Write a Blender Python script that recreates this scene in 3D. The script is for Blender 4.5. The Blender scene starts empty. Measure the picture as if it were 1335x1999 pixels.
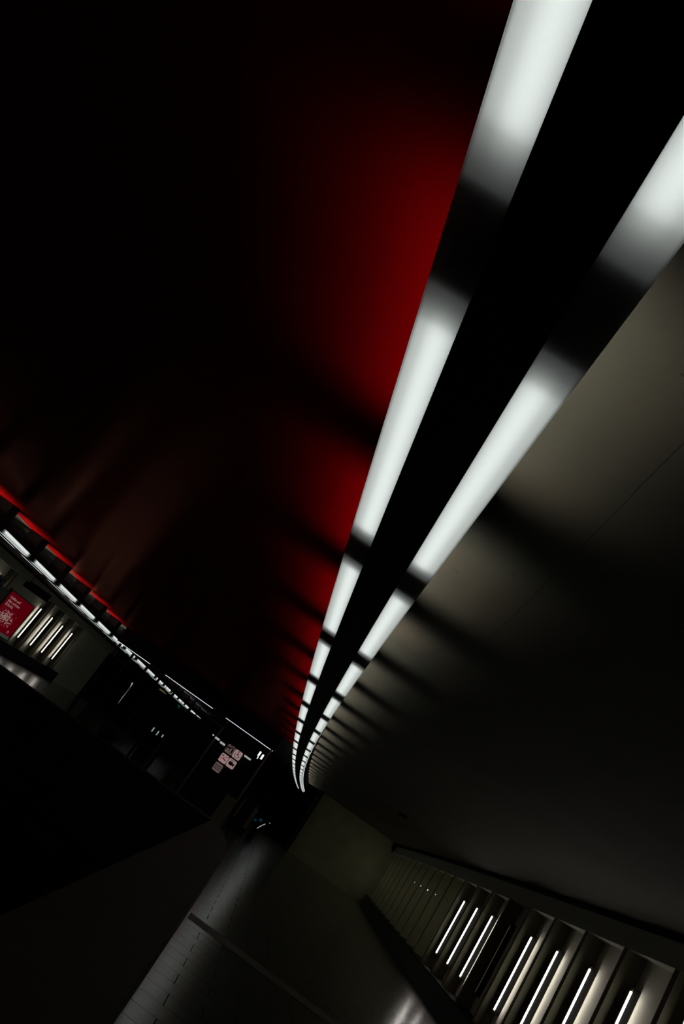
import bpy, bmesh, math, random
from mathutils import Vector, Matrix

random.seed(7)
scene = bpy.context.scene
COL = scene.collection
EYE = 1.6                       # height of the camera above the floor

# ------------------------------------------------------------------ camera
F = 1600.0
roll = math.radians(35.7)
rd = Vector((math.sin(roll), math.cos(roll), 0))
Dp = Vector((527 - 667.5, -(1549 - 999.5), -F))
pitch = math.atan(-(Dp.dot(rd)) / F)
U = rd * math.cos(pitch) + Vector((0, 0, -1)) * math.sin(pitch)
Yv = Dp.normalized()
Yv = (Yv - U * Yv.dot(U)).normalized()
Xv = Yv.cross(U)
Mrot = Matrix((Xv, Yv, U))
cam_data = bpy.data.cameras.new('camera')
cam = bpy.data.objects.new('camera', cam_data)
COL.objects.link(cam)
cam.matrix_world = Matrix.Translation((0, 0, EYE)) @ Mrot.to_4x4()
cam_data.sensor_fit = 'VERTICAL'
cam_data.sensor_height = 36.0
cam_data.lens = F / 1999.0 * 36.0
cam_data.clip_start = 0.02
cam_data.clip_end = 200
scene.camera = cam

# ------------------------------------------------------------------ world and exposure
world = bpy.data.worlds.new('world')
scene.world = world
world.use_nodes = True
world.node_tree.nodes['Background'].inputs[0].default_value = (0, 0, 0, 1)
world.node_tree.nodes['Background'].inputs[1].default_value = 0.0
scene.view_settings.view_transform = 'Standard'
scene.view_settings.look = 'None'
scene.view_settings.gamma = 1.0
scene.view_settings.exposure = 0.0
scene.view_settings.use_curve_mapping = False
scene.cycles.use_denoising = True
scene.cycles.max_bounces = 8
scene.cycles.sample_clamp_indirect = 4.0
scene.cycles.caustics_reflective = False
scene.cycles.caustics_refractive = False

E_COVE = 2.1        # radiance of the lamps in the hanging channels
E_TUBE = 12.0       # radiance of the bare wall tubes


E_UP = 19.5          # radiance of the unseen upward lamps that make the ceiling glow


# ------------------------------------------------------------------ materials
def mat(name, color=(0.1, 0.1, 0.1), rough=0.6, metal=0.0, spec=0.5):
    m = bpy.data.materials.new(name)
    m.use_nodes = True
    b = m.node_tree.nodes['Principled BSDF']
    b.inputs['Base Color'].default_value = (*color, 1)
    b.inputs['Roughness'].default_value = rough
    b.inputs['Metallic'].default_value = metal
    b.inputs['Specular IOR Level'].default_value = spec
    return m


def nd(m, typ, **kw):
    n = m.node_tree.nodes.new(typ)
    for k, v in kw.items():
        setattr(n, k, v)
    return n


def lk(m, a, b):
    m.node_tree.links.new(a, b)


def emis(name, color, strength):
    m = bpy.data.materials.new(name)
    m.use_nodes = True
    nt = m.node_tree
    nt.nodes.clear()
    e = nt.nodes.new('ShaderNodeEmission')
    e.inputs[0].default_value = (*color, 1)
    e.inputs[1].default_value = strength
    o = nt.nodes.new('ShaderNodeOutputMaterial')
    nt.links.new(e.outputs[0], o.inputs[0])
    return m


def concrete(name, c0, c1, scale=1.5, rough=0.85, bump=0.15, marks=False, joint=False):
    m = mat(name, c0, rough, 0, 0.3)
    b = m.node_tree.nodes['Principled BSDF']
    tc = nd(m, 'ShaderNodeTexCoord')
    n1 = nd(m, 'ShaderNodeTexNoise')
    n1.inputs['Scale'].default_value = scale
    n1.inputs['Detail'].default_value = 8
    n1.inputs['Roughness'].default_value = 0.6
    lk(m, tc.outputs['Object'], n1.inputs['Vector'])
    cr = nd(m, 'ShaderNodeValToRGB')
    cr.color_ramp.elements[0].position = 0.35
    cr.color_ramp.elements[0].color = (*c0, 1)
    cr.color_ramp.elements[1].position = 0.68
    cr.color_ramp.elements[1].color = (*c1, 1)
    lk(m, n1.outputs['Fac'], cr.inputs['Fac'])
    last = cr.outputs['Color']
    n2 = nd(m, 'ShaderNodeTexNoise')
    n2.inputs['Scale'].default_value = 60
    n2.inputs['Detail'].default_value = 4
    lk(m, tc.outputs['Object'], n2.inputs['Vector'])

    def darken(last, fac, amount):
        mx = nd(m, 'ShaderNodeMix', data_type='RGBA', blend_type='MULTIPLY')
        lk(m, fac, mx.inputs[0])
        lk(m, last, mx.inputs[6])
        mx.inputs[7].default_value = (amount, amount, amount, 1)
        return mx.outputs[2]

    if marks:       # small scratches and pits in the cast surface
        mp = nd(m, 'ShaderNodeMapping')
        mp.inputs['Scale'].default_value = (2.2, 9.0, 1)
        mp.inputs['Rotation'].default_value = (0, 0, 0.35)
        lk(m, tc.outputs['Object'], mp.inputs['Vector'])
        v = nd(m, 'ShaderNodeTexVoronoi', feature='F1')
        v.inputs['Scale'].default_value = 1.6
        lk(m, mp.outputs[0], v.inputs['Vector'])
        ls = nd(m, 'ShaderNodeMath', operation='LESS_THAN')
        lk(m, v.outputs['Distance'], ls.inputs[0])
        ls.inputs[1].default_value = 0.07
        last = darken(last, ls.outputs[0], 0.25)
    if joint:       # formwork joints of the cast ceiling
        sx = nd(m, 'ShaderNodeSeparateXYZ')
        lk(m, tc.outputs['Object'], sx.inputs[0])
        wob = nd(m, 'ShaderNodeMath', operation='MULTIPLY_ADD')
        n3 = nd(m, 'ShaderNodeTexNoise')
        n3.inputs['Scale'].default_value = 3.0
        n3.inputs['Detail'].default_value = 6
        lk(m, tc.outputs['Object'], n3.inputs['Vector'])
        lk(m, n3.outputs['Fac'], wob.inputs[0])
        wob.inputs[1].default_value = 0.02
        wob.inputs[2].default_value = -0.01
        l1 = nd(m, 'ShaderNodeMath', operation='MULTIPLY_ADD')
        lk(m, sx.outputs['Y'], l1.inputs[0])
        l1.inputs[1].default_value = -0.055
        lk(m, sx.outputs['X'], l1.inputs[2])
        l2 = nd(m, 'ShaderNodeMath', operation='ADD')
        lk(m, l1.outputs[0], l2.inputs[0])
        lk(m, wob.outputs[0], l2.inputs[1])
        l3 = nd(m, 'ShaderNodeMath', operation='SUBTRACT')
        lk(m, l2.outputs[0], l3.inputs[0])
        l3.inputs[1].default_value = 0.325
        ab = nd(m, 'ShaderNodeMath', operation='ABSOLUTE')
        lk(m, l3.outputs[0], ab.inputs[0])
        lt = nd(m, 'ShaderNodeMath', operation='LESS_THAN')
        lk(m, ab.outputs[0], lt.inputs[0])
        lt.inputs[1].default_value = 0.0022
        last = darken(last, lt.outputs[0], 0.35)
        # short cross joint
        ys = nd(m, 'ShaderNodeMath', operation='SUBTRACT')
        lk(m, sx.outputs['Y'], ys.inputs[0])
        ys.inputs[1].default_value = 6.35
        yo = nd(m, 'ShaderNodeMath', operation='PINGPONG')
        lk(m, ys.outputs[0], yo.inputs[0])
        yo.inputs[1].default_value = 2.6
        yl = nd(m, 'ShaderNodeMath', operation='LESS_THAN')
        lk(m, yo.outputs[0], yl.inputs[0])
        yl.inputs[1].default_value = 0.004
        neg = nd(m, 'ShaderNodeMath', operation='LESS_THAN')
        lk(m, l3.outputs[0], neg.inputs[0])
        neg.inputs[1].default_value = 0.0
        an = nd(m, 'ShaderNodeMath', operation='MULTIPLY')
        lk(m, yl.outputs[0], an.inputs[0])
        lk(m, neg.outputs[0], an.inputs[1])
        last = darken(last, an.outputs[0], 0.45)
    lk(m, last, b.inputs['Base Color'])
    bp = nd(m, 'ShaderNodeBump')
    bp.inputs['Strength'].default_value = bump
    bp.inputs['Distance'].default_value = 0.004
    lk(m, n2.outputs['Fac'], bp.inputs['Height'])
    lk(m, bp.outputs[0], b.inputs['Normal'])
    return m


M = {}
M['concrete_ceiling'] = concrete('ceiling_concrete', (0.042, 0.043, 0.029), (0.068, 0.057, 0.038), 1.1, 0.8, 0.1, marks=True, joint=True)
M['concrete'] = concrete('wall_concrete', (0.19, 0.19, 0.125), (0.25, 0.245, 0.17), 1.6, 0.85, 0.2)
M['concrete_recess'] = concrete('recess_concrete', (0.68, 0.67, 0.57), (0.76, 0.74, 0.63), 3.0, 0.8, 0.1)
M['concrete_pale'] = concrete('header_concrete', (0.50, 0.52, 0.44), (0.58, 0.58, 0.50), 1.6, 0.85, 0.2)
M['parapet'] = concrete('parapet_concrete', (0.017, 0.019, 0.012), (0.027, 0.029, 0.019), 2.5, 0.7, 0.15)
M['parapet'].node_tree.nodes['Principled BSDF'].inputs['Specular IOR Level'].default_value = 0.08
M['plinth'] = mat('black_plinth', (0.008, 0.008, 0.008), 0.5)
M['black'] = mat('black_steel', (0.006, 0.006, 0.006), 0.6, 0, 0.2)
M['black_gloss'] = mat('black_gloss', (0.006, 0.006, 0.006), 0.25, 0, 0.3)
M['dark'] = mat('dark_lining', (0.012, 0.011, 0.009), 0.9, 0, 0.2)
M['steel'] = mat('brushed_steel', (0.45, 0.45, 0.42), 0.3, 1.0)
M['brass'] = mat('brass_cap', (0.6, 0.4, 0.15), 0.35, 1.0)
M['frame'] = mat('dim_olive_frame', (0.16, 0.15, 0.10), 0.5)

# red lacquered ceiling, faintly brushed across the hall
m = mat('red_lacquer', (0.55, 0.0, 0.0), 0.34, 0, 0.10)
b = m.node_tree.nodes['Principled BSDF']
tc = nd(m, 'ShaderNodeTexCoord')
mp = nd(m, 'ShaderNodeMapping')
mp.inputs['Scale'].default_value = (0.6, 9.0, 1)
lk(m, tc.outputs['Object'], mp.inputs['Vector'])
n1 = nd(m, 'ShaderNodeTexNoise')
n1.inputs['Scale'].default_value = 3.0
n1.inputs['Detail'].default_value = 6
lk(m, mp.outputs[0], n1.inputs['Vector'])
bp = nd(m, 'ShaderNodeBump')
bp.inputs['Strength'].default_value = 0.15
bp.inputs['Distance'].default_value = 0.01
lk(m, n1.outputs['Fac'], bp.inputs['Height'])
m.node_tree.nodes.remove(b)
df = nd(m, 'ShaderNodeBsdfDiffuse')
df.inputs[0].default_value = (0.165, 0.0, 0.0008, 1)
gl = nd(m, 'ShaderNodeBsdfGlossy')
gl.inputs[0].default_value = (1.0, 0.36, 0.26, 1)
gl.inputs['Roughness'].default_value = 0.22
ms = nd(m, 'ShaderNodeMixShader')
ms.inputs[0].default_value = 0.09
lk(m, bp.outputs[0], df.inputs['Normal'])
lk(m, bp.outputs[0], gl.inputs['Normal'])
lk(m, df.outputs[0], ms.inputs[1])
lk(m, gl.outputs[0], ms.inputs[2])
lk(m, ms.outputs[0], m.node_tree.nodes['Material Output'].inputs[0])
M['red'] = m

# dark stone floor laid in running bond
m = mat('stone_floor', (0.05, 0.05, 0.045), 0.3, 0, 0.5)
b = m.node_tree.nodes['Principled BSDF']
b.inputs['IOR'].default_value = 2.3
tc = nd(m, 'ShaderNodeTexCoord')
mp = nd(m, 'ShaderNodeMapping')
mp.inputs['Location'].default_value = (0.40, 0.04, 0)
lk(m, tc.outputs['Object'], mp.inputs['Vector'])
br = nd(m, 'ShaderNodeTexBrick')
br.offset = 0.5
br.offset_frequency = 2
br.inputs['Color1'].default_value = (0.040, 0.040, 0.032, 1)
br.inputs['Color2'].default_value = (0.052, 0.050, 0.040, 1)
br.inputs['Mortar'].default_value = (0.006, 0.006, 0.005, 1)
br.inputs['Scale'].default_value = 1.0
br.inputs['Mortar Size'].default_value = 0.004
br.inputs['Mortar Smooth'].default_value = 0.1
br.inputs['Brick Width'].default_value = 0.60
br.inputs['Row Height'].default_value = 0.36
lk(m, mp.outputs[0], br.inputs['Vector'])
lk(m, br.outputs['Color'], b.inputs['Base Color'])
rr = nd(m, 'ShaderNodeMapRange')
rr.inputs['To Min'].default_value = 0.165
rr.inputs['To Max'].default_value = 0.9
rs = nd(m, 'ShaderNodeMapRange')
rs.inputs['To Min'].default_value = 0.5
rs.inputs['To Max'].default_value = 0.0
lk(m, br.outputs['Fac'], rs.inputs['Value'])
lk(m, rs.outputs[0], b.inputs['Specular IOR Level'])
lk(m, br.outputs['Fac'], rr.inputs['Value'])
n1 = nd(m, 'ShaderNodeTexNoise')
n1.inputs['Scale'].default_value = 5
n1.inputs['Detail'].default_value = 6
lk(m, tc.outputs['Object'], n1.inputs['Vector'])
ad = nd(m, 'ShaderNodeMath', operation='MULTIPLY_ADD')
lk(m, n1.outputs['Fac'], ad.inputs[0])
ad.inputs[1].default_value = 0.10
lk(m, rr.outputs[0], ad.inputs[2])
lk(m, ad.outputs[0], b.inputs['Roughness'])
n2 = nd(m, 'ShaderNodeTexNoise')
n2.inputs['Scale'].default_value = 90
lk(m, tc.outputs['Object'], n2.inputs['Vector'])
bp = nd(m, 'ShaderNodeBump')
bp.inputs['Strength'].default_value = 0.12
bp.inputs['Distance'].default_value = 0.004
lk(m, n2.outputs['Fac'], bp.inputs['Height'])
lk(m, bp.outputs[0], b.inputs['Normal'])
M['floor'] = m
M['band'] = concrete('floor_band', (0.075, 0.073, 0.056), (0.10, 0.097, 0.075), 6, 0.6, 0.1)

# translucent acrylic diffuser
m = bpy.data.materials.new('milky_diffuser')
m.use_nodes = True
nt = m.node_tree
nt.nodes.clear()
tr = nt.nodes.new('ShaderNodeBsdfTranslucent')
tr.inputs[0].default_value = (0.86, 0.88, 0.87, 1)
df = nt.nodes.new('ShaderNodeBsdfDiffuse')
df.inputs[0].default_value = (0.12, 0.12, 0.10, 1)
ms = nt.nodes.new('ShaderNodeMixShader')
ms.inputs[0].default_value = 0.12
out = nt.nodes.new('ShaderNodeOutputMaterial')
nt.links.new(tr.outputs[0], ms.inputs[1])
nt.links.new(df.outputs[0], ms.inputs[2])
nt.links.new(ms.outputs[0], out.inputs[0])
M['diffuser'] = m

# clear glass for the screen at the end of the hall
m = bpy.data.materials.new('clear_glass')
m.use_nodes = True
nt = m.node_tree
nt.nodes.clear()
tr = nt.nodes.new('ShaderNodeBsdfTransparent')
tr.inputs[0].default_value = (0.85, 0.88, 0.87, 1)
gl = nt.nodes.new('ShaderNodeBsdfGlossy')
gl.inputs['Roughness'].default_value = 0.02
fr = nt.nodes.new('ShaderNodeFresnel')
fr.inputs[0].default_value = 1.4
ms = nt.nodes.new('ShaderNodeMixShader')
out = nt.nodes.new('ShaderNodeOutputMaterial')
nt.links.new(fr.outputs[0], ms.inputs[0])
nt.links.new(tr.outputs[0], ms.inputs[1])
nt.links.new(gl.outputs[0], ms.inputs[2])
nt.links.new(ms.outputs[0], out.inputs[0])
M['glass'] = m

M['cove_lamp'] = emis('channel_lamp', (0.97, 1.0, 0.98), E_COVE)
M['cove_up'] = emis('channel_lamp_upper', (1.0, 0.97, 0.90), E_UP)
M['tube'] = emis('tube_glow', (1.0, 0.94, 0.85), E_TUBE)
M['tube_far'] = emis('tube_glow_far', (1.0, 0.95, 0.72), 8.0)
M['tube_dim'] = emis('tube_glow_dim', (1.0, 0.80, 0.35), 0.05)
M['line_light'] = emis('line_glow', (0.9, 0.92, 1.0), 0.9)
M['far_light'] = emis('far_lamp_glow', (0.85, 0.95, 0.88), 0.38)  # for the far lamps, and for painted highlights on the rails
M['far_bright'] = emis('far_lamp_bright', (0.95, 1.0, 0.97), 1.3)
M['green'] = emis('green_sign_glow', (0.05, 0.6, 0.2), 0.14)
M['yellow'] = emis('yellow_display_glow', (0.75, 0.72, 0.25), 0.16)
M['cyan'] = emis('blue_screen_glow', (0.02, 0.35, 0.55), 0.045)
M['led'] = emis('indicator_led', (0.95, 0.98, 1.0), 1.2)  # stands in for light showing through the fin holes
M['sign'] = emis('backlit_sign_white', (1.0, 0.66, 0.64), 0.27)
M['sign_dim'] = emis('backlit_sign_dim', (1.0, 0.7, 0.62), 0.09)
M['sign_red'] = emis('backlit_sign_red', (0.75, 0.03, 0.09), 0.32)
M['sign_black'] = mat('sign_black', (0.008, 0.006, 0.006), 0.6)
M['poster_red'] = emis('backlit_poster_red', (1.0, 0.0, 0.04), 0.075)
M['poster_line'] = emis('backlit_poster_line', (1.0, 0.05, 0.14), 0.16)
M['poster_white'] = emis('backlit_poster_white', (1.0, 0.66, 0.58), 0.26)
M['poster_grey'] = emis('backlit_poster_grey', (0.62, 0.8, 0.72), 0.045)
M['panel_grey'] = mat('grey_panel', (0.25, 0.27, 0.27), 0.5)
M['purple'] = mat('dark_red_panel', (0.20, 0.02, 0.02), 0.4)


# ------------------------------------------------------------------ geometry helpers
def bend(x, y):
    """the whole hall curves gently to the right with distance"""
    return x + (max(0.0, y - 2.0) ** 2) / 1280.0


def yaw(y):
    return -math.atan(max(0.0, y - 2.0) / 640.0)


class MB:
    def __init__(self, warp=False):
        self.v, self.f, self.warp = [], [], warp

    def add(self, vs, fs):
        n = len(self.v)
        self.v += [tuple(p) for p in vs]
        self.f += [[n + i for i in f] for f in fs]
        return self

    def prism(self, prof, y0, y1, step=1.0):
        """closed (x, z) profile swept along y"""
        k = max(1, int(math.ceil((y1 - y0) / step))) if self.warp else 1
        n = len(prof)
        vs, fs = [], []
        for i in range(k + 1):
            y = y0 + (y1 - y0) * i / k
            vs += [(x, y, z) for x, z in prof]
        for i in range(k):
            for j in range(n):
                a, b2 = i * n + j, i * n + (j + 1) % n
                fs.append([a, a + n, b2 + n, b2])
        fs.append(list(range(n)))
        fs.append([k * n + j for j in reversed(range(n))])
        return self.add(vs, fs)

    def box(self, x0, x1, y0, y1, z0, z1):
        return self.prism([(x0, z0), (x0, z1), (x1, z1), (x1, z0)], y0, y1)

    def bevel_box(self, x0, x1, y0, y1, z0, z1, c=0.006):
        return self.prism([(x0 + c, z0), (x0, z0 + c), (x0, z1 - c), (x0 + c, z1),
                           (x1 - c, z1), (x1, z1 - c), (x1, z0 + c), (x1 - c, z0)], y0, y1)

    def poly_z(self, pts, z0, z1):
        """vertical prism over an (x, y) outline"""
        n = len(pts)
        vs = [(x, y, z0) for x, y in pts] + [(x, y, z1) for x, y in pts]
        fs = [list(reversed(range(n))), [n + i for i in range(n)]]
        fs += [[i, (i + 1) % n, n + (i + 1) % n, n + i] for i in range(n)]
        return self.add(vs, fs)

    def poly_y(self, pts, y0, y1):
        """prism along y over an (x, z) outline, no warp"""
        return self.prism(pts, y0, y1, 1e9)

    def tube(self, pts, r, n=12):
        pts = [Vector(p) for p in pts]
        vs, fs = [], []
        for i, p in enumerate(pts):
            d = (pts[min(i + 1, len(pts) - 1)] - pts[max(i - 1, 0)]).normalized()
            a = d.orthogonal().normalized() if i == 0 else (a - d * a.dot(d)).normalized()
            c = d.cross(a)
            for k in range(n):
                t = 2 * math.pi * k / n
                vs.append(p + a * (r * math.cos(t)) + c * (r * math.sin(t)))
        for i in range(len(pts) - 1):
            for k in range(n):
                k2 = (k + 1) % n
                fs.append([i * n + k, i * n + k2, (i + 1) * n + k2, (i + 1) * n + k])
        fs.append(list(reversed(range(n))))
        fs.append([(len(pts) - 1) * n + k for k in range(n)])
        return self.add(vs, fs)

    def build(self, name, material, parent=None, smooth=False):
        vs = self.v
        if self.warp:
            vs = [(bend(x, y), y, z) for x, y, z in vs]
        me = bpy.data.meshes.new(name)
        me.from_pydata(vs, [], self.f)
        bm = bmesh.new()
        bm.from_mesh(me)
        bmesh.ops.recalc_face_normals(bm, faces=bm.faces)
        bm.to_mesh(me)
        bm.free()
        me.materials.append(M[material])
        if smooth:
            for p in me.polygons:
                p.use_smooth = len(p.vertices) == 4
        o = bpy.data.objects.new(name, me)
        COL.objects.link(o)
        if parent is not None:
            o.parent = parent
        return o


def tag(o, label=None, cat=None, group=None, kind=None):
    if label: o['label'] = label
    if cat: o['category'] = cat
    if group: o['group'] = group
    if kind: o['kind'] = kind
    return o


def thing(name, label, cat, loc=(0, 0, 0), rz=0.0, group=None):
    o = bpy.data.objects.new(name, None)
    COL.objects.link(o)
    o.empty_display_size = 0.1
    o.location = loc
    o.rotation_euler = (0, 0, rz)
    return tag(o, label, cat, group)


def copy_tree(o, parent=None):
    c = o.copy()
    COL.objects.link(c)
    if parent is not None:
        c.parent = parent
    for ch in list(o.children):
        copy_tree(ch, c)
    return c


def structure(o):
    o['kind'] = 'structure'
    return o


ORD = ['first', 'second', 'third', 'fourth', 'fifth', 'sixth', 'seventh', 'eighth', 'ninth', 'tenth', 'eleventh',
       'twelfth', 'thirteenth', 'fourteenth', 'fifteenth', 'sixteenth', 'seventeenth', 'eighteenth', 'nineteenth',
       'twentieth', 'twenty-first', 'twenty-second']

XC = -3.56                     # axis of symmetry of the hall
CEIL = EYE + 1.46


def mir(x):
    return 2 * XC - x


# ------------------------------------------------------------------ the shell
Y0, Y1 = -3.0, 47.0
# floor around the open void
f = MB()
t = 0.25
VX0, VX1, VY1 = mir(-0.2), -0.2, 10.1
f.box(VX1, 8.0, Y0, Y1, -t, 0)
f.box(-15.0, VX0, Y0, Y1, -t, 0)
f.box(VX0, VX1, VY1, Y1, -t, 0)
structure(f.build('floor', 'floor'))
structure(MB().box(0.0, 4.95, 10.36, 10.78, 0, 0.003).build('trim_1', 'band'))

# the pit below the void
structure(MB().box(VX0 - 0.3, VX1 + 0.3, Y0, VY1 + 0.3, -4.2, -4.0).build('floor', 'dark'))
structure(MB().box(VX1, VX1 + 0.2, Y0, VY1 + 0.2, -4.0, -t).build('wall_pit_right', 'dark'))
structure(MB().box(VX0 - 0.2, VX0, Y0, VY1 + 0.2, -4.0, -t).build('wall_pit_left', 'dark'))
structure(MB().box(VX0, VX1, VY1, VY1 + 0.2, -4.0, -t).build('wall_pit_far', 'dark'))

# ceilings, all at one height: red over the middle, concrete over the side aisles
XR = 0.02
structure(MB(True).box(mir(XR), XR, Y0, 24.5, CEIL, CEIL + 0.25).build('ceiling', 'red'))
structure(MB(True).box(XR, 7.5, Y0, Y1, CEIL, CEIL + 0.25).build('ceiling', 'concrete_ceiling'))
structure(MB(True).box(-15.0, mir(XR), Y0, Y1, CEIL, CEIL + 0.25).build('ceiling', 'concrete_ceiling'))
structure(MB(True).box(mir(XR), XR, 24.5, Y1, CEIL, CEIL + 0.25).build('ceiling', 'dark'))


XF = 5.09                      # front edge of the wall fins
XB = 5.38                      # recess behind them
FT = EYE + 1.07                # underside of the header


def side_wall(side, y0, y1, name):
    s = (lambda a: a) if side == 'right' else mir
    w = MB(True)
    a, b2 = sorted((s(XB), s(XB + 0.4)))
    w.box(a, b2, y0, y1, 0.0, CEIL)
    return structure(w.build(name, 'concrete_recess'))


def header(side, y0, y1, n):
    s = (lambda a: a) if side == 'right' else mir
    w = MB(True)
    a, b2 = sorted((s(XF + 0.01), s(XB)))
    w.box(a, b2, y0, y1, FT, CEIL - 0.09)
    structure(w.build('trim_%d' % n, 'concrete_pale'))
    g = MB(True)
    a, b2 = sorted((s(XF + 0.10), s(XB)))
    g.box(a, b2, y0, y1, CEIL - 0.09, CEIL)
    structure(g.build('trim_%d' % (n + 1), 'black'))


side_wall('right', Y0, 41.6, 'wall_right')
header('right', Y0, 41.4, 2)
side_wall('left', Y0, 38.9, 'wall_left')
header('left', Y0, 44.4, 4)
w = MB(True)
w.box(mir(XB + 0.4), mir(XB), 38.9, 44.3, 0.0, CEIL - 0.4)
structure(w.build('wall_left_far', 'concrete_pale'))
# end wall closing the right aisle, and the black passage beside it
x_l, x_r = 2.15, bend(XB + 0.1, 41.3)
structure(MB().box(x_l, x_r, 41.4, 41.8, 0.0, CEIL).build('wall_end', 'concrete'))
structure(MB().box(x_l - 0.22, x_l - 0.06, 41.0, 41.9, 0.0, CEIL).build('trim_6', 'black'))
structure(MB().box(-15.0, 8.0, Y1 - 0.2, Y1, 0.0, CEIL).build('wall_back', 'dark'))
structure(MB().box(-15.0, 8.0, Y0 - 0.25, Y0 - 0.02, -4.2, CEIL + 0.25).build('wall_front', 'dark'))

# ------------------------------------------------------------------ parapet round the void
pz = EYE - 0.6
pl = MB()
ring_out = [(-0.02, Y0), (-0.02, 7.6), (-0.07, 8.5), (-0.20, 9.5), (-0.37, 10.3), (mir(-0.37), 10.3), (mir(-0.02), 9.5), (mir(-0.02), Y0)]
ring_in = [(-0.385, Y0), (-0.385, 9.95), (mir(-0.385), 9.95), (mir(-0.385), Y0)]
# three walls as one U shaped slab
right_poly = [(-0.385, Y0), (-0.02, Y0), (-0.02, 7.6), (-0.07, 8.5), (-0.20, 9.5), (-0.37, 10.3), (-0.385, 10.3)]
pl.poly_z(right_poly, 0.0, pz)
pl.poly_z([(mir(-0.385), 9.95), (-0.385, 9.95), (-0.385, 10.3), (mir(-0.385), 10.3)], 0.0, pz)
pl.poly_z([(mir(x), y) for x, y in reversed(right_poly)], 0.0, pz)
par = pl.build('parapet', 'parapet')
tag(par, 'low dark concrete parapet wall around the open void, running beside the paved floor', 'parapet')

# ------------------------------------------------------------------ hanging light channels
P = 1.97                       # spacing of brackets
GAP0 = 1.22                    # first gap in front of the camera
HALF = 0.26


def light_channel(c, y_start, y_end, gap0, label):
    """black suspended housing, a milky strip under each side and along each flank, lamps inside"""
    root = thing('suspended_light_channel', label, 'ceiling light', (0, 0, 0))
    z0 = EYE + 0.96
    h = MB(True)
    h.prism([(c - 0.083, z0 - 0.004), (c - 0.083, z0 + 0.11), (c + 0.083, z0 + 0.11), (c + 0.083, z0 - 0.004)], y_start, y_end)
    h.build('housing', 'black', root)
    for s in (-1, 1):
        d = MB(True)
        d.prism([(c + s * 0.083, z0), (c + s * 0.180, z0), (c + s * 0.180, z0 + 0.092), (c + s * 0.177, z0 + 0.092),
                 (c + s * 0.177, z0 + 0.003), (c + s * 0.083, z0 + 0.003)], y_start, y_end)
        d.build('diffuser', 'diffuser', root)
        r_ = MB(True)
        xs = sorted((c + s * 0.176, c + s * 0.181))
        r_.box(xs[0], xs[1], y_start, y_end, z0 + 0.092, z0 + RIM)  # rim added to cut off the glow cast on the ceiling
        r_.build('side_rim', 'black', root)
    k = int(math.ceil((y_start - gap0) / P))
    while gap0 + k * P < y_end:
        g = gap0 + k * P
        br_ = MB(True)
        br_.box(c - 0.17, c + 0.17, g - 0.17, g + 0.17, z0 + 0.12, CEIL - 0.001)
        br_.box(c - 0.174, c + 0.174, g - HALF - 0.02, g + HALF + 0.02, z0 + 0.112, z0 + 0.12)  # lid added to keep light from above out of the gap
        for q in (-0.16, 0.16):
            br_.box(c - 0.172, c + 0.172, g + q - 0.004, g + q + 0.004, z0 + 0.013, z0 + 0.112)  # inner baffles added to stop lamp light at the gap
        br_.build('bracket', 'black', root)
        if g + P - HALF < y_end:
            for s in (-1, 1):
                l = MB(True)
                xs = sorted((c + s * 0.088, c + s * 0.155))
                l.box(xs[0], xs[1], g + HALF, g + P - HALF, z0 + 0.040, z0 + 0.085)
                lo = l.build('lamp', 'cove_lamp', root)
                lo.data.materials.append(M['black'])
                for p in lo.data.polygons:
                    if p.normal.z > 0.3 or p.normal.x * s < -0.5:
                        p.material_index = 1
            # unseen upward lamp over the spine, cross louvres added to narrow its glow
            u = MB(True)
            u.box(c - 0.095, c + 0.095, g + 0.45, g + P - 0.27, z0 + 0.112, z0 + 0.122)
            uo = u.build('upward_lamp', 'black', root)
            uo.data.materials.append(M['cove_up'])
            for p in uo.data.polygons:
                if p.normal.z > 0.3:
                    p.material_index = 1
            q = MB(True)
            nl = 19
            for j_ in range(nl):
                yy = g + 0.44 + (P - 0.70) * j_ / (nl - 1)
                q.box(c - 0.172, c + 0.172, yy - 0.003, yy + 0.003, z0 + 0.124, z0 + 0.188)
            q.build('louvre', 'black', root)  # unseen plates, added to keep the ceiling glow in separate bays
        k += 1
    return root


RIM = 0.21
CN = -0.12
light_channel(CN, -2.7, 44.0, GAP0, 'long black channel with white light strips hanging overhead beside the grey concrete ceiling')
light_channel(mir(CN), -2.7, 46.0, 0.83, 'distant black channel with white light strips hanging over the far left aisle')

# ------------------------------------------------------------------ concrete fins and wall tubes
FP = 1.53
FY = 12.05


def fin_proto():
    root = thing('wall_fin', 'x', 'wall fin')
    f_ = MB()
    f_.bevel_box(0.0, XB - XF, 0.0, 0.13, EYE - 1.13, FT, 0.004)
    f_.build('slab', 'concrete', root)
    p_ = MB()
    p_.tube([(0.13, -0.003, EYE + 0.43), (0.13, 0.004, EYE + 0.43)], 0.016, 14)
    p_.build('tie_hole', 'black', root)
    return root


def tube_proto(matname='tube', length=1.38, top=0.62, r=0.014):
    root = thing('fluorescent_tube', 'x', 'light')
    zt = EYE + top
    zb = zt - length
    b_ = MB()
    b_.bevel_box(-0.016, 0.125, 0.020, 0.040, zb - 0.06, zt + 0.06, 0.004)
    b_.build('batten', 'black', root)
    t_ = MB()
    t_.tube([(0, 0, zb), (0, 0, zt)], r, 14)
    t_.build('glass_tube', matname, root, True)
    for z in (zb - 0.022, zt + 0.022):
        c_ = MB()
        c_.tube([(0, 0, z - 0.020), (0, 0, z + 0.020)], 0.015, 12)
        c_.tube([(0, 0, z), (0, 0.025, z)], 0.008, 8)
        c_.build('end_cap', 'brass', root, True)
    return root


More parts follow.
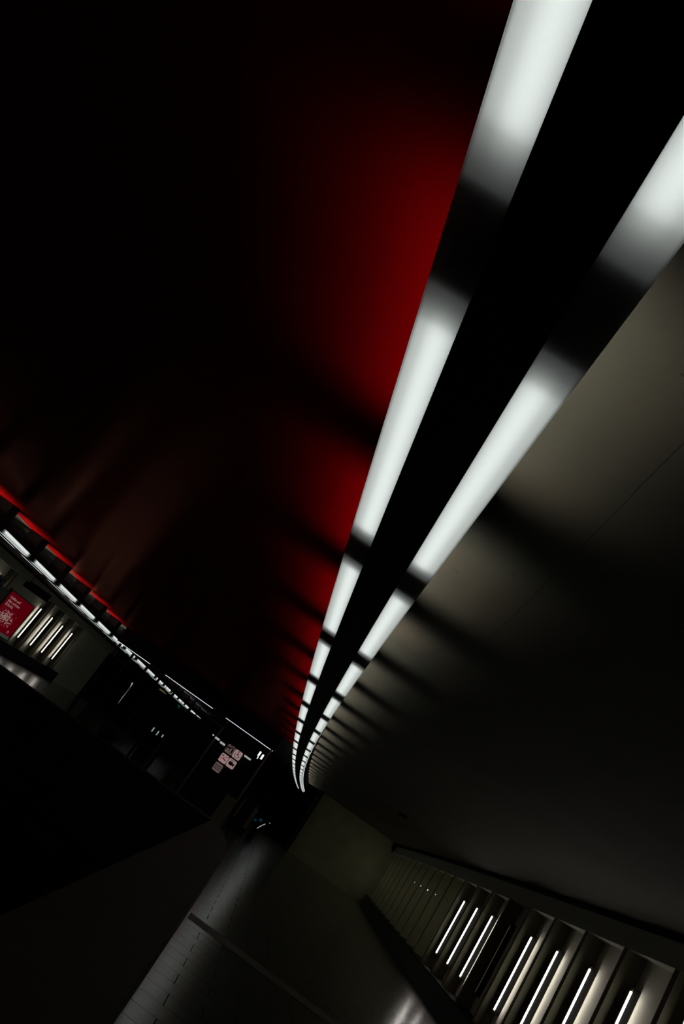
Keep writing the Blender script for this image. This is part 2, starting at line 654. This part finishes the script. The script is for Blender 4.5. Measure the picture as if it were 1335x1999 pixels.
fin0 = fin_proto()
nfin = 20
for i in range(nfin):
    k = i - 1
    y = FY + k * FP
    o = fin0 if i == 0 else copy_tree(fin0)
    o.location = (bend(XF, y), y, 0)
    o.rotation_euler = (0, 0, yaw(y))
    o['group'] = 'concrete fins along the right wall'
    if k < 0:
        o['label'] = 'grey concrete fin of the right wall, at the right edge and nearest the camera'
    else:
        o['label'] = 'grey concrete fin of the right wall, %s one counting away from the near end' % ORD[k]

# light through the holes of five far fins, put in as glowing dots
for j, (k, s) in enumerate([(9, 0.010), (10, 0.017), (11, 0.013), (12, 0.010), (14, 0.008)]):
    y = FY + k * FP
    o = MB()
    o.tube([(0, -0.012, 0), (0, 0.0, 0)], s, 12)
    q = o.build('indicator_lamp', 'led')
    q.location = (bend(XF, y) + 0.06, y, EYE + 0.40)
    tag(q, 'tiny white lamp on a far right-wall fin, %s of five from the near side' % ORD[j], 'lamp',
        'indicator lamps on the far fins')

tb = tube_proto()
tb_dim = None
lit = [-1, 0, 1, 2, 3, 5, 6, 7]
first = True
vis = 0
for k in lit:
    y = FY + k * FP - 0.25
    o = tb if first else copy_tree(tb)
    first = False
    o.location = (bend(XF + 0.16, y), y, 0)
    o.rotation_euler = (0, 0, yaw(y))
    o['group'] = 'upright tubes along the right wall'
    if k < 0:
        o['label'] = 'lit upright fluorescent tube in the right wall bay just at the frame edge'
    else:
        o['label'] = 'lit upright fluorescent tube in the right wall, %s lit one from the near end' % ORD[vis]
        vis += 1
# the far bays carry weaker tubes tucked behind the fins
tf = tube_proto('tube_far')
for i, k in enumerate(range(7, 19)):
    o = tf if i == 0 else copy_tree(tf)
    y = FY + k * FP + 0.24
    o.location = (bend(XF + 0.16, y), y, 0)
    o.rotation_euler = (0, 0, yaw(y))
    o.scale = (1, -1, 1)
    o['group'] = 'tubes tucked behind the far fins'
    o['label'] = 'weak upright tube tucked behind a far right-wall fin, %s from the near side' % ORD[i]
    o['category'] = 'light'
o = copy_tree(tb)  # unseen tube added to light the plain far left wall
o.location = (bend(mir(XF + 0.16), 38.32), 38.32, 0)
o.scale = (-1, -1, 1)
tag(o, 'upright tube tucked behind the last fin, glowing on the plain far left wall', 'light')
d = tube_proto('tube_dim', r=0.006)
y = FY + 4 * FP - 0.25
d.location = (bend(XF + 0.16, y), y, 0)
tag(d, 'dead yellowish fluorescent tube between the fourth and fifth lit tubes of the right wall', 'light')

# fins and tubes of the opposite wall
lfins = [28.0 + 0.9, 33.45, 34.98, 36.53, 38.05]
for i, y in enumerate(lfins):
    o = copy_tree(fin0)
    o.location = (bend(mir(XB), y), y, 0)
    o.rotation_euler = (0, 0, yaw(y))
    o['group'] = 'concrete fins along the opposite wall'
    o['label'] = ('grey concrete fin on the far left wall, left of the red poster' if i == 0 else
                  'grey concrete fin on the far left wall, %s one right of the red poster' % ORD[i - 1])
for i, y in enumerate([28.55, 33.13, 34.67, 36.20, 37.72]):
    o = copy_tree(tb)
    o.location = (bend(mir(XF + 0.16), y), y, 0)
    o.rotation_euler = (0, 0, yaw(y))
    o.scale = (-1, 1, 1)
    o['group'] = 'upright tubes along the opposite wall'
    o['label'] = ('lit upright tube on the far left wall, left of the red poster' if i == 0 else
                  'lit upright tube on the far left wall, %s one right of the red poster' % ORD[i - 1])

# benches / plinths below the fins
o = MB(True).box(4.98, XB, Y0, 41.0, 0.0, EYE - 1.16).build('plinth', 'plinth')
c_ = MB(True).box(4.96, XB, Y0, 41.0, EYE - 1.16, EYE - 1.13).build('ledge', 'parapet', o)
tag(o, 'low black plinth running under the concrete fins of the right wall', 'plinth')
o = MB(True).box(mir(XB), mir(4.98), Y0, 38.9, 0.0, EYE - 1.16).build('plinth', 'plinth')
c_ = MB(True).box(mir(XB), mir(4.96), Y0, 38.9, EYE - 1.16, EYE - 1.13).build('ledge', 'parapet', o)
tag(o, 'low black plinth under the fins and tubes of the far left wall', 'plinth')


# ------------------------------------------------------------------ lettering
def text_obj(name, body, size, material, parent, loc, rot, sx=1.0, depth=0.002, bold=0.0):
    cu = bpy.data.curves.new(name + '_curve', 'FONT')
    cu.body = body
    cu.size = size
    cu.extrude = depth
    cu.offset = bold
    cu.resolution_u = 3
    tmp = bpy.data.objects.new('tmp_text', cu)
    COL.objects.link(tmp)
    bpy.context.view_layer.update()
    me = bpy.data.meshes.new_from_object(tmp.evaluated_get(bpy.context.evaluated_depsgraph_get()))
    bpy.data.objects.remove(tmp)
    bpy.data.curves.remove(cu)
    me.materials.clear()
    me.materials.append(M[material])
    o = bpy.data.objects.new(name, me)
    COL.objects.link(o)
    o.parent = parent
    o.location = loc
    o.rotation_euler = rot
    o.scale = (sx, 1, 1)
    return o


# red backlit poster in the opposite wall.  local frame: +y along the wall, +x out of the wall
py0 = 30.15
root = thing('poster_case', 'red backlit advertising poster with white German text on the far left wall', 'poster',
             (bend(mir(XB) + 0.01, 31.3), 31.3, 0), yaw(31.3))
W2 = 1.30
zb, zt = EYE - 0.94, EYE + 0.50
fr_ = MB()
for (a, b2, c1, c2) in ((-W2 - 0.06, -W2, zb - 0.17, zt + 0.06), (W2, W2 + 0.06, zb - 0.17, zt + 0.06),
                        (-W2, W2, zt, zt + 0.06), (-W2, W2, zb - 0.17, zb - 0.12)):
    fr_.box(0.0, 0.10, a, b2, c1, c2)
fr_.build('case_frame', 'frame', root)
MB().box(0.0, 0.06, -W2, W2, zb, zt).build('poster_sheet', 'poster_red', root)
MB().box(0.0, 0.07, -W2, W2, zb - 0.12, zb).build('lower_band', 'poster_grey', root)
R_ = (math.pi / 2, 0, math.pi / 2)
for i, line in enumerate(['Liebe auf', 'den ersten', 'Schritt.']):
    text_obj('headline', line, 0.16, 'poster_white', root, (0.062, -1.02, EYE + 0.26 - 0.145 * i), R_, 1.85, 0.001, 0.0)
MB().box(0.06, 0.063, -1.05, 0.45, EYE - 0.115, EYE - 0.100).build('rule', 'poster_line', root)
pk = MB()
rnd = random.Random(3)
for i in range(230):                 # cloud of pale specks that makes the picture on the poster
    a = rnd.gauss(0, 1) * 0.42 - 0.35
    zz = rnd.gauss(0, 1) * 0.13 + EYE - 0.42
    if a < -1.2 or a > 0.75 or zz > EYE - 0.15:
        continue
    s1, s2, an = 0.012 + rnd.random() * 0.022, 0.008 + rnd.random() * 0.012, rnd.random() * 3.14
    ca, sa = math.cos(an), math.sin(an)
    pts = [(a + ca * u * s1 - sa * v * s2, zz + sa * u * s1 + ca * v * s2) for u, v in ((-1, -1), (1, -1), (1, 1), (-1, 1))]
    pk.add([(0.0615, p, q) for p, q in pts] + [(0.064, p, q) for p, q in pts],
           [[3, 2, 1, 0], [4, 5, 6, 7], [0, 1, 5, 4], [1, 2, 6, 5], [2, 3, 7, 6], [3, 0, 4, 7]])
pk.build('speckled_picture', 'poster_white', root)
rg = MB()
N = 20
vs, fs = [], []
for k in range(N):
    t_ = 2 * math.pi * k / N
    for rr_ in (0.036, 0.055):
        vs.append((0.064, 0.86 + 1.6 * rr_ * math.cos(t_), EYE - 0.80 + rr_ * math.sin(t_)))
for k in range(N):
    k2 = (k + 1) % N
    fs.append([2 * k, 2 * k + 1, 2 * k2 + 1, 2 * k2])
rg.add(vs, fs)
rg.build('round_logo', 'poster_white', root)

# small dark hanging sign above the poster
s_ = thing('hanging_sign', 'small dark rectangular sign hanging above the red poster', 'sign', (bend(mir(XF) + 0.4, 30.3), 30.3, EYE + 0.86), 0.0)
MB().bevel_box(-0.55, 0.55, -0.04, 0.04, 0.0, 0.30, 0.01).build('board', 'black_gloss', s_)
e_ = MB()
for a in ((-0.48, 0.48, 0.04, 0.05), (-0.48, 0.48, 0.25, 0.26), (-0.48, -0.47, 0.04, 0.26), (0.47, 0.48, 0.04, 0.26),
          (-0.36, 0.36, 0.10, 0.115), (-0.36, 0.30, 0.17, 0.185)):
    e_.box(a[0], a[1], -0.044, -0.040, a[2], a[3])
e_.build('outline', 'frame', s_)
for x in (-0.4, 0.4):
    MB().tube([(x, 0, 0.30), (x, 0, CEIL - EYE - 0.86)], 0.01, 8).build('hanger', 'black', s_)

# info panel at the left frame edge
s_ = thing('information_kiosk', 'grey panel with blue lit marks beside the leftmost wall tube', 'panel',
           (bend(mir(XF) + 0.02, 28.75), 28.75, 0), 0.0)
MB().bevel_box(0.0, 0.08, -0.30, 0.45, EYE - 0.9, EYE + 0.42, 0.01).build('board', 'panel_grey', s_)
MB().bevel_box(0.02, 0.10, -1.0, -0.42, EYE + 0.25, EYE + 0.62, 0.01).build('display', 'black_gloss', s_)
MB().box(0.10, 0.105, -0.62, -0.56, EYE + 0.48, EYE + 0.54).build('lit_mark', 'cyan', s_)

# ------------------------------------------------------------------ bulkhead and glazed screen at the end of the red ceiling
YB = 24.5
bx0, bx1 = -6.2, -0.55
b_ = MB()
b_.box(bx0, bx1, YB, YB + 0.6, EYE + 1.0, CEIL - 0.003)
o = b_.build('bulkhead', 'black')
tag(o, 'deep black bulkhead closing the far end of the red ceiling', 'bulkhead')
for i, (x0, x1) in enumerate([(-6.2, -4.98), (-4.42, -2.72), (-2.25, -0.60)]):
    r_ = thing('light_line', 'thin white light line under the black bulkhead, %s of the three' % ['leftmost', 'middle', 'rightmost'][i],
               'light', ((x0 + x1) / 2, YB - 0.03, EYE + 0.97), 0, 'thin light lines under the bulkhead')
    h = (x1 - x0) / 2
    MB().box(-h, h, 0.0, 0.05, 0.014, 0.03).build('holder', 'black', r_)
    MB().box(-h, h, 0.004, 0.046, 0.0, 0.014).build('glowing_strip', 'line_light', r_)

scr = thing('glazed_screen', 'dark glazed screen with slim mullions below the black bulkhead', 'glass screen', (0, YB + 0.3, 0))
mull = [-6.12, -5.62, -5.05, -4.55, -3.95, -3.3, -2.62, -2.2, -1.62]
for x in mull:
    MB().bevel_box(x - 0.035, x + 0.035, -0.03, 0.03, 0.0, EYE + 1.0, 0.005).build('mullion', 'black', scr)
MB().bevel_box(-6.12, -1.62, -0.025, 0.025, EYE + 0.52, EYE + 0.56, 0.005).build('transom', 'black', scr)
for a, b2 in zip(mull[:-1], mull[1:]):
    MB().box(a + 0.035, b2 - 0.035, -0.006, 0.006, 0.04, EYE + 0.52).build('pane', 'glass', scr)

o = thing('metal_post', 'thin upright olive post at the right end of the black bulkhead', 'post', (-0.65, YB - 0.08, 0))
MB().bevel_box(-0.025, 0.025, -0.025, 0.025, 0.02, EYE + 1.0, 0.004).build('shaft', 'frame', o)
MB().bevel_box(-0.07, 0.07, -0.07, 0.07, 0.0, 0.02, 0.004).build('base_plate', 'steel', o)
o = thing('metal_post', 'thin upright olive post left of the pictogram signs', 'post', (-2.17, YB + 0.02, 0))
MB().bevel_box(-0.025, 0.025, -0.025, 0.025, 0.02, EYE + 0.70, 0.004).build('shaft', 'frame', o)
MB().bevel_box(-0.9, 0.025, -0.02, 0.02, EYE + 0.70, EYE + 0.73, 0.004).build('cross_bar', 'frame', o)

# piers
o = MB().poly_z([(-1.12, 24.75), (-0.68, 24.75), (-0.68, 25.3), (-1.12, 25.3)], 0, 0.93).build('concrete_pier', 'concrete')
tag(o, 'short pale concrete pier at the foot of the thin metal post', 'pier')
MB().box(-1.14, -0.66, 24.73, 25.32, 0.93, 0.97).build('cap', 'parapet', o)
o = MB().box(-5.33, -4.93, 26.4, 26.8, 0, 0.44).build('concrete_pier', 'parapet')
tag(o, 'low dark concrete pier below the curved handrail', 'pier')
MB().box(-5.35, -4.91, 26.38, 26.82, 0.44, 0.47).build('cap', 'parapet', o)
o = MB().box(-6.72, -6.42, 27.0, 27.4, 0, 0.62).build('concrete_pier', 'concrete')
tag(o, 'small concrete pier at the right foot of the plain far left wall', 'pier')
MB().box(-6.74, -6.40, 26.98, 27.42, 0.62, 0.65).build('cap', 'parapet', o)

# curved handrail, the light it catches put in as its own glow
o = thing('handrail', 'curved bright steel handrail behind the dark glazed screen', 'handrail', (-5.2, 25.4, 0))
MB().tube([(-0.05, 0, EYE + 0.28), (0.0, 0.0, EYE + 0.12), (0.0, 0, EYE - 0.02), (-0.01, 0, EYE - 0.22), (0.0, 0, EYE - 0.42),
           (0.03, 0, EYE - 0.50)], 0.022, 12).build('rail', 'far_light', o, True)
MB().tube([(0.03, 0, EYE - 0.50), (0.03, 0, 0.0)], 0.018, 10).build('post', 'steel', o, True)


# ------------------------------------------------------------------ pictogram signs
def rounded(w, h, r, cx=0.0, cz=0.0, n=5):
    pts = []
    for (sx, sz, a0) in ((1, 1, 0), (-1, 1, 90), (-1, -1, 180), (1, -1, 270)):
        for k in range(n + 1):
            a = math.radians(a0 + 90 * k / n)
            pts.append((cx + sx * (w / 2 - r) + r * math.cos(a), cz + sz * (h / 2 - r) + r * math.sin(a)))
    return pts


def disc(cx, cz, r, n=16):
    return [(cx + r * math.cos(2 * math.pi * k / n), cz + r * math.sin(2 * math.pi * k / n)) for k in range(n)]


def bar(x0, z0, x1, z1, w):
    d_ = Vector((x1 - x0, z1 - z0)).normalized() * (w / 2)
    return [(x0 - d_.y, z0 + d_.x), (x1 - d_.y, z1 + d_.x), (x1 + d_.y, z1 - d_.x), (x0 + d_.y, z0 - d_.x)]


def sign_at(x, z, what, label, face='sign'):
    o = thing('pictogram_sign', label, 'sign', (x, YB - 0.10, EYE + z), 0, 'pictogram signs by the glazed screen')
    p_ = MB()
    p_.poly_y(rounded(0.245, 0.245, 0.04), 0.0, 0.02)
    p_.build('plate', face, o)
    k_ = MB()
    r_ = None
    y0, y1 = -0.004, 0.0
    if what == 'dogs':
        for poly in (bar(-0.09, 0.04, 0.0, 0.03, 0.045), bar(-0.09, 0.04, -0.10, -0.06, 0.02), bar(-0.02, 0.04, -0.02, -0.06, 0.02),
                     disc(0.02, 0.07, 0.025), bar(0.07, 0.06, 0.075, -0.05, 0.045), disc(0.07, 0.09, 0.02),
                     bar(0.05, -0.05, 0.045, -0.09, 0.018), bar(0.09, -0.05, 0.095, -0.09, 0.018), bar(-0.11, -0.02, -0.11, 0.10, 0.012),
                     bar(-0.06, 0.10, 0.0, 0.11, 0.02)):
            k_.poly_y(poly, y0, y1)
    elif what == 'wheelchair':
        k_.poly_y(disc(-0.01, 0.09, 0.018), y0, y1)
        for poly in (bar(-0.01, 0.06, -0.005, -0.005, 0.018), bar(-0.01, -0.005, 0.05, -0.005, 0.016),
                     bar(0.05, 0.0, 0.07, -0.06, 0.016), bar(-0.01, 0.03, 0.04, 0.03, 0.012)):
            k_.poly_y(poly, y0, y1)
        for k in range(12):
            a0, a1 = math.radians(120 + k * 20), math.radians(120 + (k + 1) * 20)
            k_.poly_y(bar(-0.005 + 0.062 * math.cos(a0), -0.03 + 0.062 * math.sin(a0),
                          -0.005 + 0.062 * math.cos(a1), -0.03 + 0.062 * math.sin(a1), 0.014), y0, y1)
    elif what == 'no_smoking':
        k_.poly_y(bar(-0.085, 0.055, -0.04, 0.075, 0.03), y0, y1)
        k_.poly_y(bar(-0.03, 0.0, 0.09, -0.035, 0.022), y0, y1)
        r_ = MB()
        r_.poly_y(bar(-0.115, -0.06, 0.115, 0.10, 0.018), y0 - 0.002, y1 - 0.002)
    elif what == 'camera':
        for poly in (rounded(0.12, 0.10, 0.01, -0.02, 0.0), [(0.04, 0.01), (0.09, 0.05), (0.09, -0.06), (0.04, -0.02)],
                     bar(-0.07, 0.085, 0.05, 0.085, 0.014)):
            k_.poly_y(poly, y0, y1)
    else:
        for zz in (0.055, 0.0, -0.055):
            k_.poly_y(bar(-0.11, zz, 0.11, zz, 0.017), y0, y1)
    k_.build('pictogram', 'sign_black', o)
    if r_:
        r_.build('red_stroke', 'sign_red', o)
    return o


def at_y(px, py, y):
    """pixel of the photograph to a point on the wall plane at depth y (used to set real positions)"""
    w_ = Mrot @ Vector((px - 667.5, -(py - 999.5), -F))
    w_ *= y / w_.y
    return w_.x, w_.z


for (px, py, what, label, face) in (
        (449.0, 1463.3, 'dogs', 'pale square sign with dark animal figures, top left of the sign group', 'sign_dim'),
        (463.3, 1473.8, 'wheelchair', 'pale square sign with a wheelchair pictogram, top right of the sign group', 'sign'),
        (436.7, 1480.6, 'no_smoking', 'pale square no smoking sign crossed by a red stroke', 'sign'),
        (451.3, 1491.0, 'camera', 'pale square sign with a black video camera pictogram', 'sign'),
        (424.7, 1498.0, 'text', 'pale square sign of dark text lines, lowest of the sign group', 'sign_dim')):
    x, z = at_y(px, py, YB - 0.10)
    sign_at(x, z, what, label, face)
o = thing('sign_column', 'black panel carrying the pale pictogram signs', 'panel', (-1.5, YB - 0.04, 0))
MB().bevel_box(-0.55, 0.50, -0.02, 0.02, 0.0, EYE + 0.8, 0.005).build('board', 'black', o)
MB().bevel_box(-0.60, 0.55, -0.08, 0.08, 0.0, 0.05, 0.005).build('foot', 'black', o)


# ------------------------------------------------------------------ lights and things seen far beyond the screen
def far_lamp(px, py, y, w, h, d, label, m_='far_light'):
    x, z = at_y(px, py, y)
    r_ = thing('ceiling_lamp', label, 'light', (x, y, EYE + z), 0, 'small lamps in the far passage')
    MB().bevel_box(-w / 2, w / 2, 0, d, 0, h, 0.003).build('glowing_box', m_, r_)
    MB().bevel_box(-w / 2 - 0.01, w / 2 + 0.01, -0.005, d + 0.01, h, h + 0.03, 0.003).build('housing', 'black', r_)
    return r_


lab = ['pale lamp left of the pictogram signs, highest of three', 'pale lamp left of the pictogram signs, middle of three',
       'pale lamp left of the pictogram signs, nearest to them', 'pale lamp between the signs and the thin metal post']
for (px, py, w_, h_), l_ in zip([(415.5, 1436, 0.05, 0.05), (423, 1443.5, 0.16, 0.07), (433, 1453, 0.18, 0.07), (482, 1480.5, 0.24, 0.06)], lab):
    far_lamp(px, py, 24.2, w_ * 0.9, h_ * 0.8, 0.05, l_)
for i, (px, py) in enumerate([(503.5, 1476), (508.7, 1482)]):
    far_lamp(px, py, 32.0, 0.07, 0.19, 0.06, 'bright white lamp right of the thin metal post, %s of two' % ['left', 'right'][i], 'far_bright')
far_lamp(501.5, 1481, 32.0, 0.03, 0.10, 0.05, 'small lamp just left of the bright pair by the metal post', 'far_bright')

x, z = at_y(348.5, 1379, 24.3)
o = thing('exit_sign', 'small green glowing exit sign under the far left light strips', 'exit sign', (x, 24.3, EYE + z))
MB().bevel_box(-0.07, 0.07, 0, 0.04, -0.05, 0.05, 0.004).build('box', 'black', o)
MB().tube([(0, 0.02, 0.05), (0, 0.02, CEIL - EYE - z)], 0.008, 8).build('hanger', 'black', o)
MB().box(-0.04, 0.045, -0.004, 0, 0.015, 0.03).box(-0.01, 0.0, -0.004, 0, -0.03, 0.015).box(0.0, 0.045, -0.004, 0, -0.03, -0.018).build('running_mark', 'green', o)
x, z = at_y(318, 1350, 24.3)
o = thing('display', 'small dim yellow display under the far left light strips', 'display', (x, 24.3, EYE + z), 0.25)
MB().bevel_box(-0.15, 0.15, 0, 0.04, -0.035, 0.035, 0.004).build('box', 'black', o)
MB().tube([(0, 0.02, 0.035), (0, 0.02, CEIL - EYE - z)], 0.008, 8).build('hanger', 'black', o)
MB().box(-0.12, 0.12, -0.004, 0, -0.012, 0.002).box(-0.12, 0.05, -0.004, 0, 0.012, 0.022).build('lit_text', 'yellow', o)
for i, (px, py) in enumerate([(299.5, 1423), (308.5, 1430), (317, 1437)]):
    x, z = at_y(px, py, 25.6)
    o = thing('ticket_gate', 'dark ticket gate with a small pale lamp, %s of the three' % ['left', 'middle', 'right'][i], 'ticket gate',
              (x, 25.6, 0), 0, 'ticket gates behind the screen')
    MB().bevel_box(-0.05, 0.05, 0.0, 0.9, 0.0, EYE + z - 0.02, 0.01).build('cabinet', 'black', o)
    MB().bevel_box(-0.018, 0.018, -0.01, 0.0, EYE + z - (0.09 if i < 2 else 0.04), EYE + z + 0.05, 0.003).build('lamp', 'far_light', o)

# machines in the dark passage
x, z = at_y(478, 1590, 29.0)
o = thing('ticket_machine', 'dim upright ticket machine with pale side frame in the dark passage', 'ticket machine', (x, 29.0, 0))
MB().bevel_box(-0.32, 0.32, 0.0, 0.6, 0.0, 1.05, 0.01).build('body', 'black', o)
MB().bevel_box(0.16, 0.30, -0.012, 0.0, 0.25, 0.98, 0.004).build('front_plate', 'frame', o)
MB().bevel_box(-0.30, -0.24, -0.012, 0.0, 0.35, 1.0, 0.004).build('edge_strip', 'frame', o)
MB().box(0.34, 0.42, -0.02, 0.0, 0.62, 0.70).build('screen', 'cyan', o)
x, z = at_y(512, 1612, 29.0)
o = thing('stair_rail', 'short bright curved rail end low in the dark passage', 'handrail', (x, 29.0, 0))
MB().tube([(-0.10, 0, EYE + z - 0.16), (-0.03, 0, EYE + z - 0.02), (0.05, 0, EYE + z + 0.10)], 0.012, 10).build('rail', 'far_light', o, True)  # rail and its end glow in place of a caught highlight
MB().tube([(-0.10, 0, EYE + z - 0.16), (-0.10, 0, 0)], 0.015, 10).build('post', 'black', o, True)
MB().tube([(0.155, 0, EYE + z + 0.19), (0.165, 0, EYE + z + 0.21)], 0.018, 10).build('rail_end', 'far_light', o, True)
x, z = at_y(509, 1601, 29.3)
o = thing('information_screen', 'dim blue screen above the bright rail end in the dark passage', 'screen', (x, 29.3, 0))
MB().bevel_box(-0.12, 0.12, 0, 0.1, 0.0, EYE + z + 0.1, 0.01).build('stand', 'black', o)
MB().box(-0.06, 0.06, -0.004, 0, EYE + z - 0.05, EYE + z + 0.05).build('lit_screen', 'cyan', o)

# security camera at the corner of the end wall
x, z = at_y(768, 1668, 41.2)
o = thing('security_camera', 'dark dome camera high in the corner of the end wall', 'camera', (x, 41.2, EYE + z + 0.2))
MB().bevel_box(-0.22, 0.22, -0.2, 0.2, 0.0, CEIL - EYE - z - 0.2, 0.03).build('mount', 'black', o)
MB().tube([(0, 0, 0.0), (0, 0, -0.12), ], 0.17, 20).build('collar', 'black', o, True)
dm = MB()
for i in range(5):
    a0, a1 = math.pi / 2 * i / 5, math.pi / 2 * (i + 1) / 5
    dm.tube([(0, 0, -0.12 - 0.14 * math.sin(a0)), (0, 0, -0.12 - 0.14 * math.sin(a1))], 0.15 * math.cos((a0 + a1) / 2), 16)
dm.build('dome', 'panel_grey', o, True)

# short rail on the concrete ceiling
x0, z_ = 2.62, CEIL
o = thing('ceiling_rail', 'short dim yellowish rail fixed on the dark concrete ceiling', 'rail', (2.95, 21.75, CEIL - 0.05))
MB().bevel_box(-0.30, 0.0, -0.015, 0.015, 0.0, 0.05, 0.003).build('left_bar', 'brass', o)
MB().bevel_box(0.0, 0.24, -0.02, 0.02, -0.02, 0.05, 0.003).build('clamp', 'black', o)
MB().bevel_box(0.24, 0.36, -0.015, 0.015, 0.0, 0.05, 0.003).build('right_bar', 'brass', o)

bpy.context.view_layer.update()
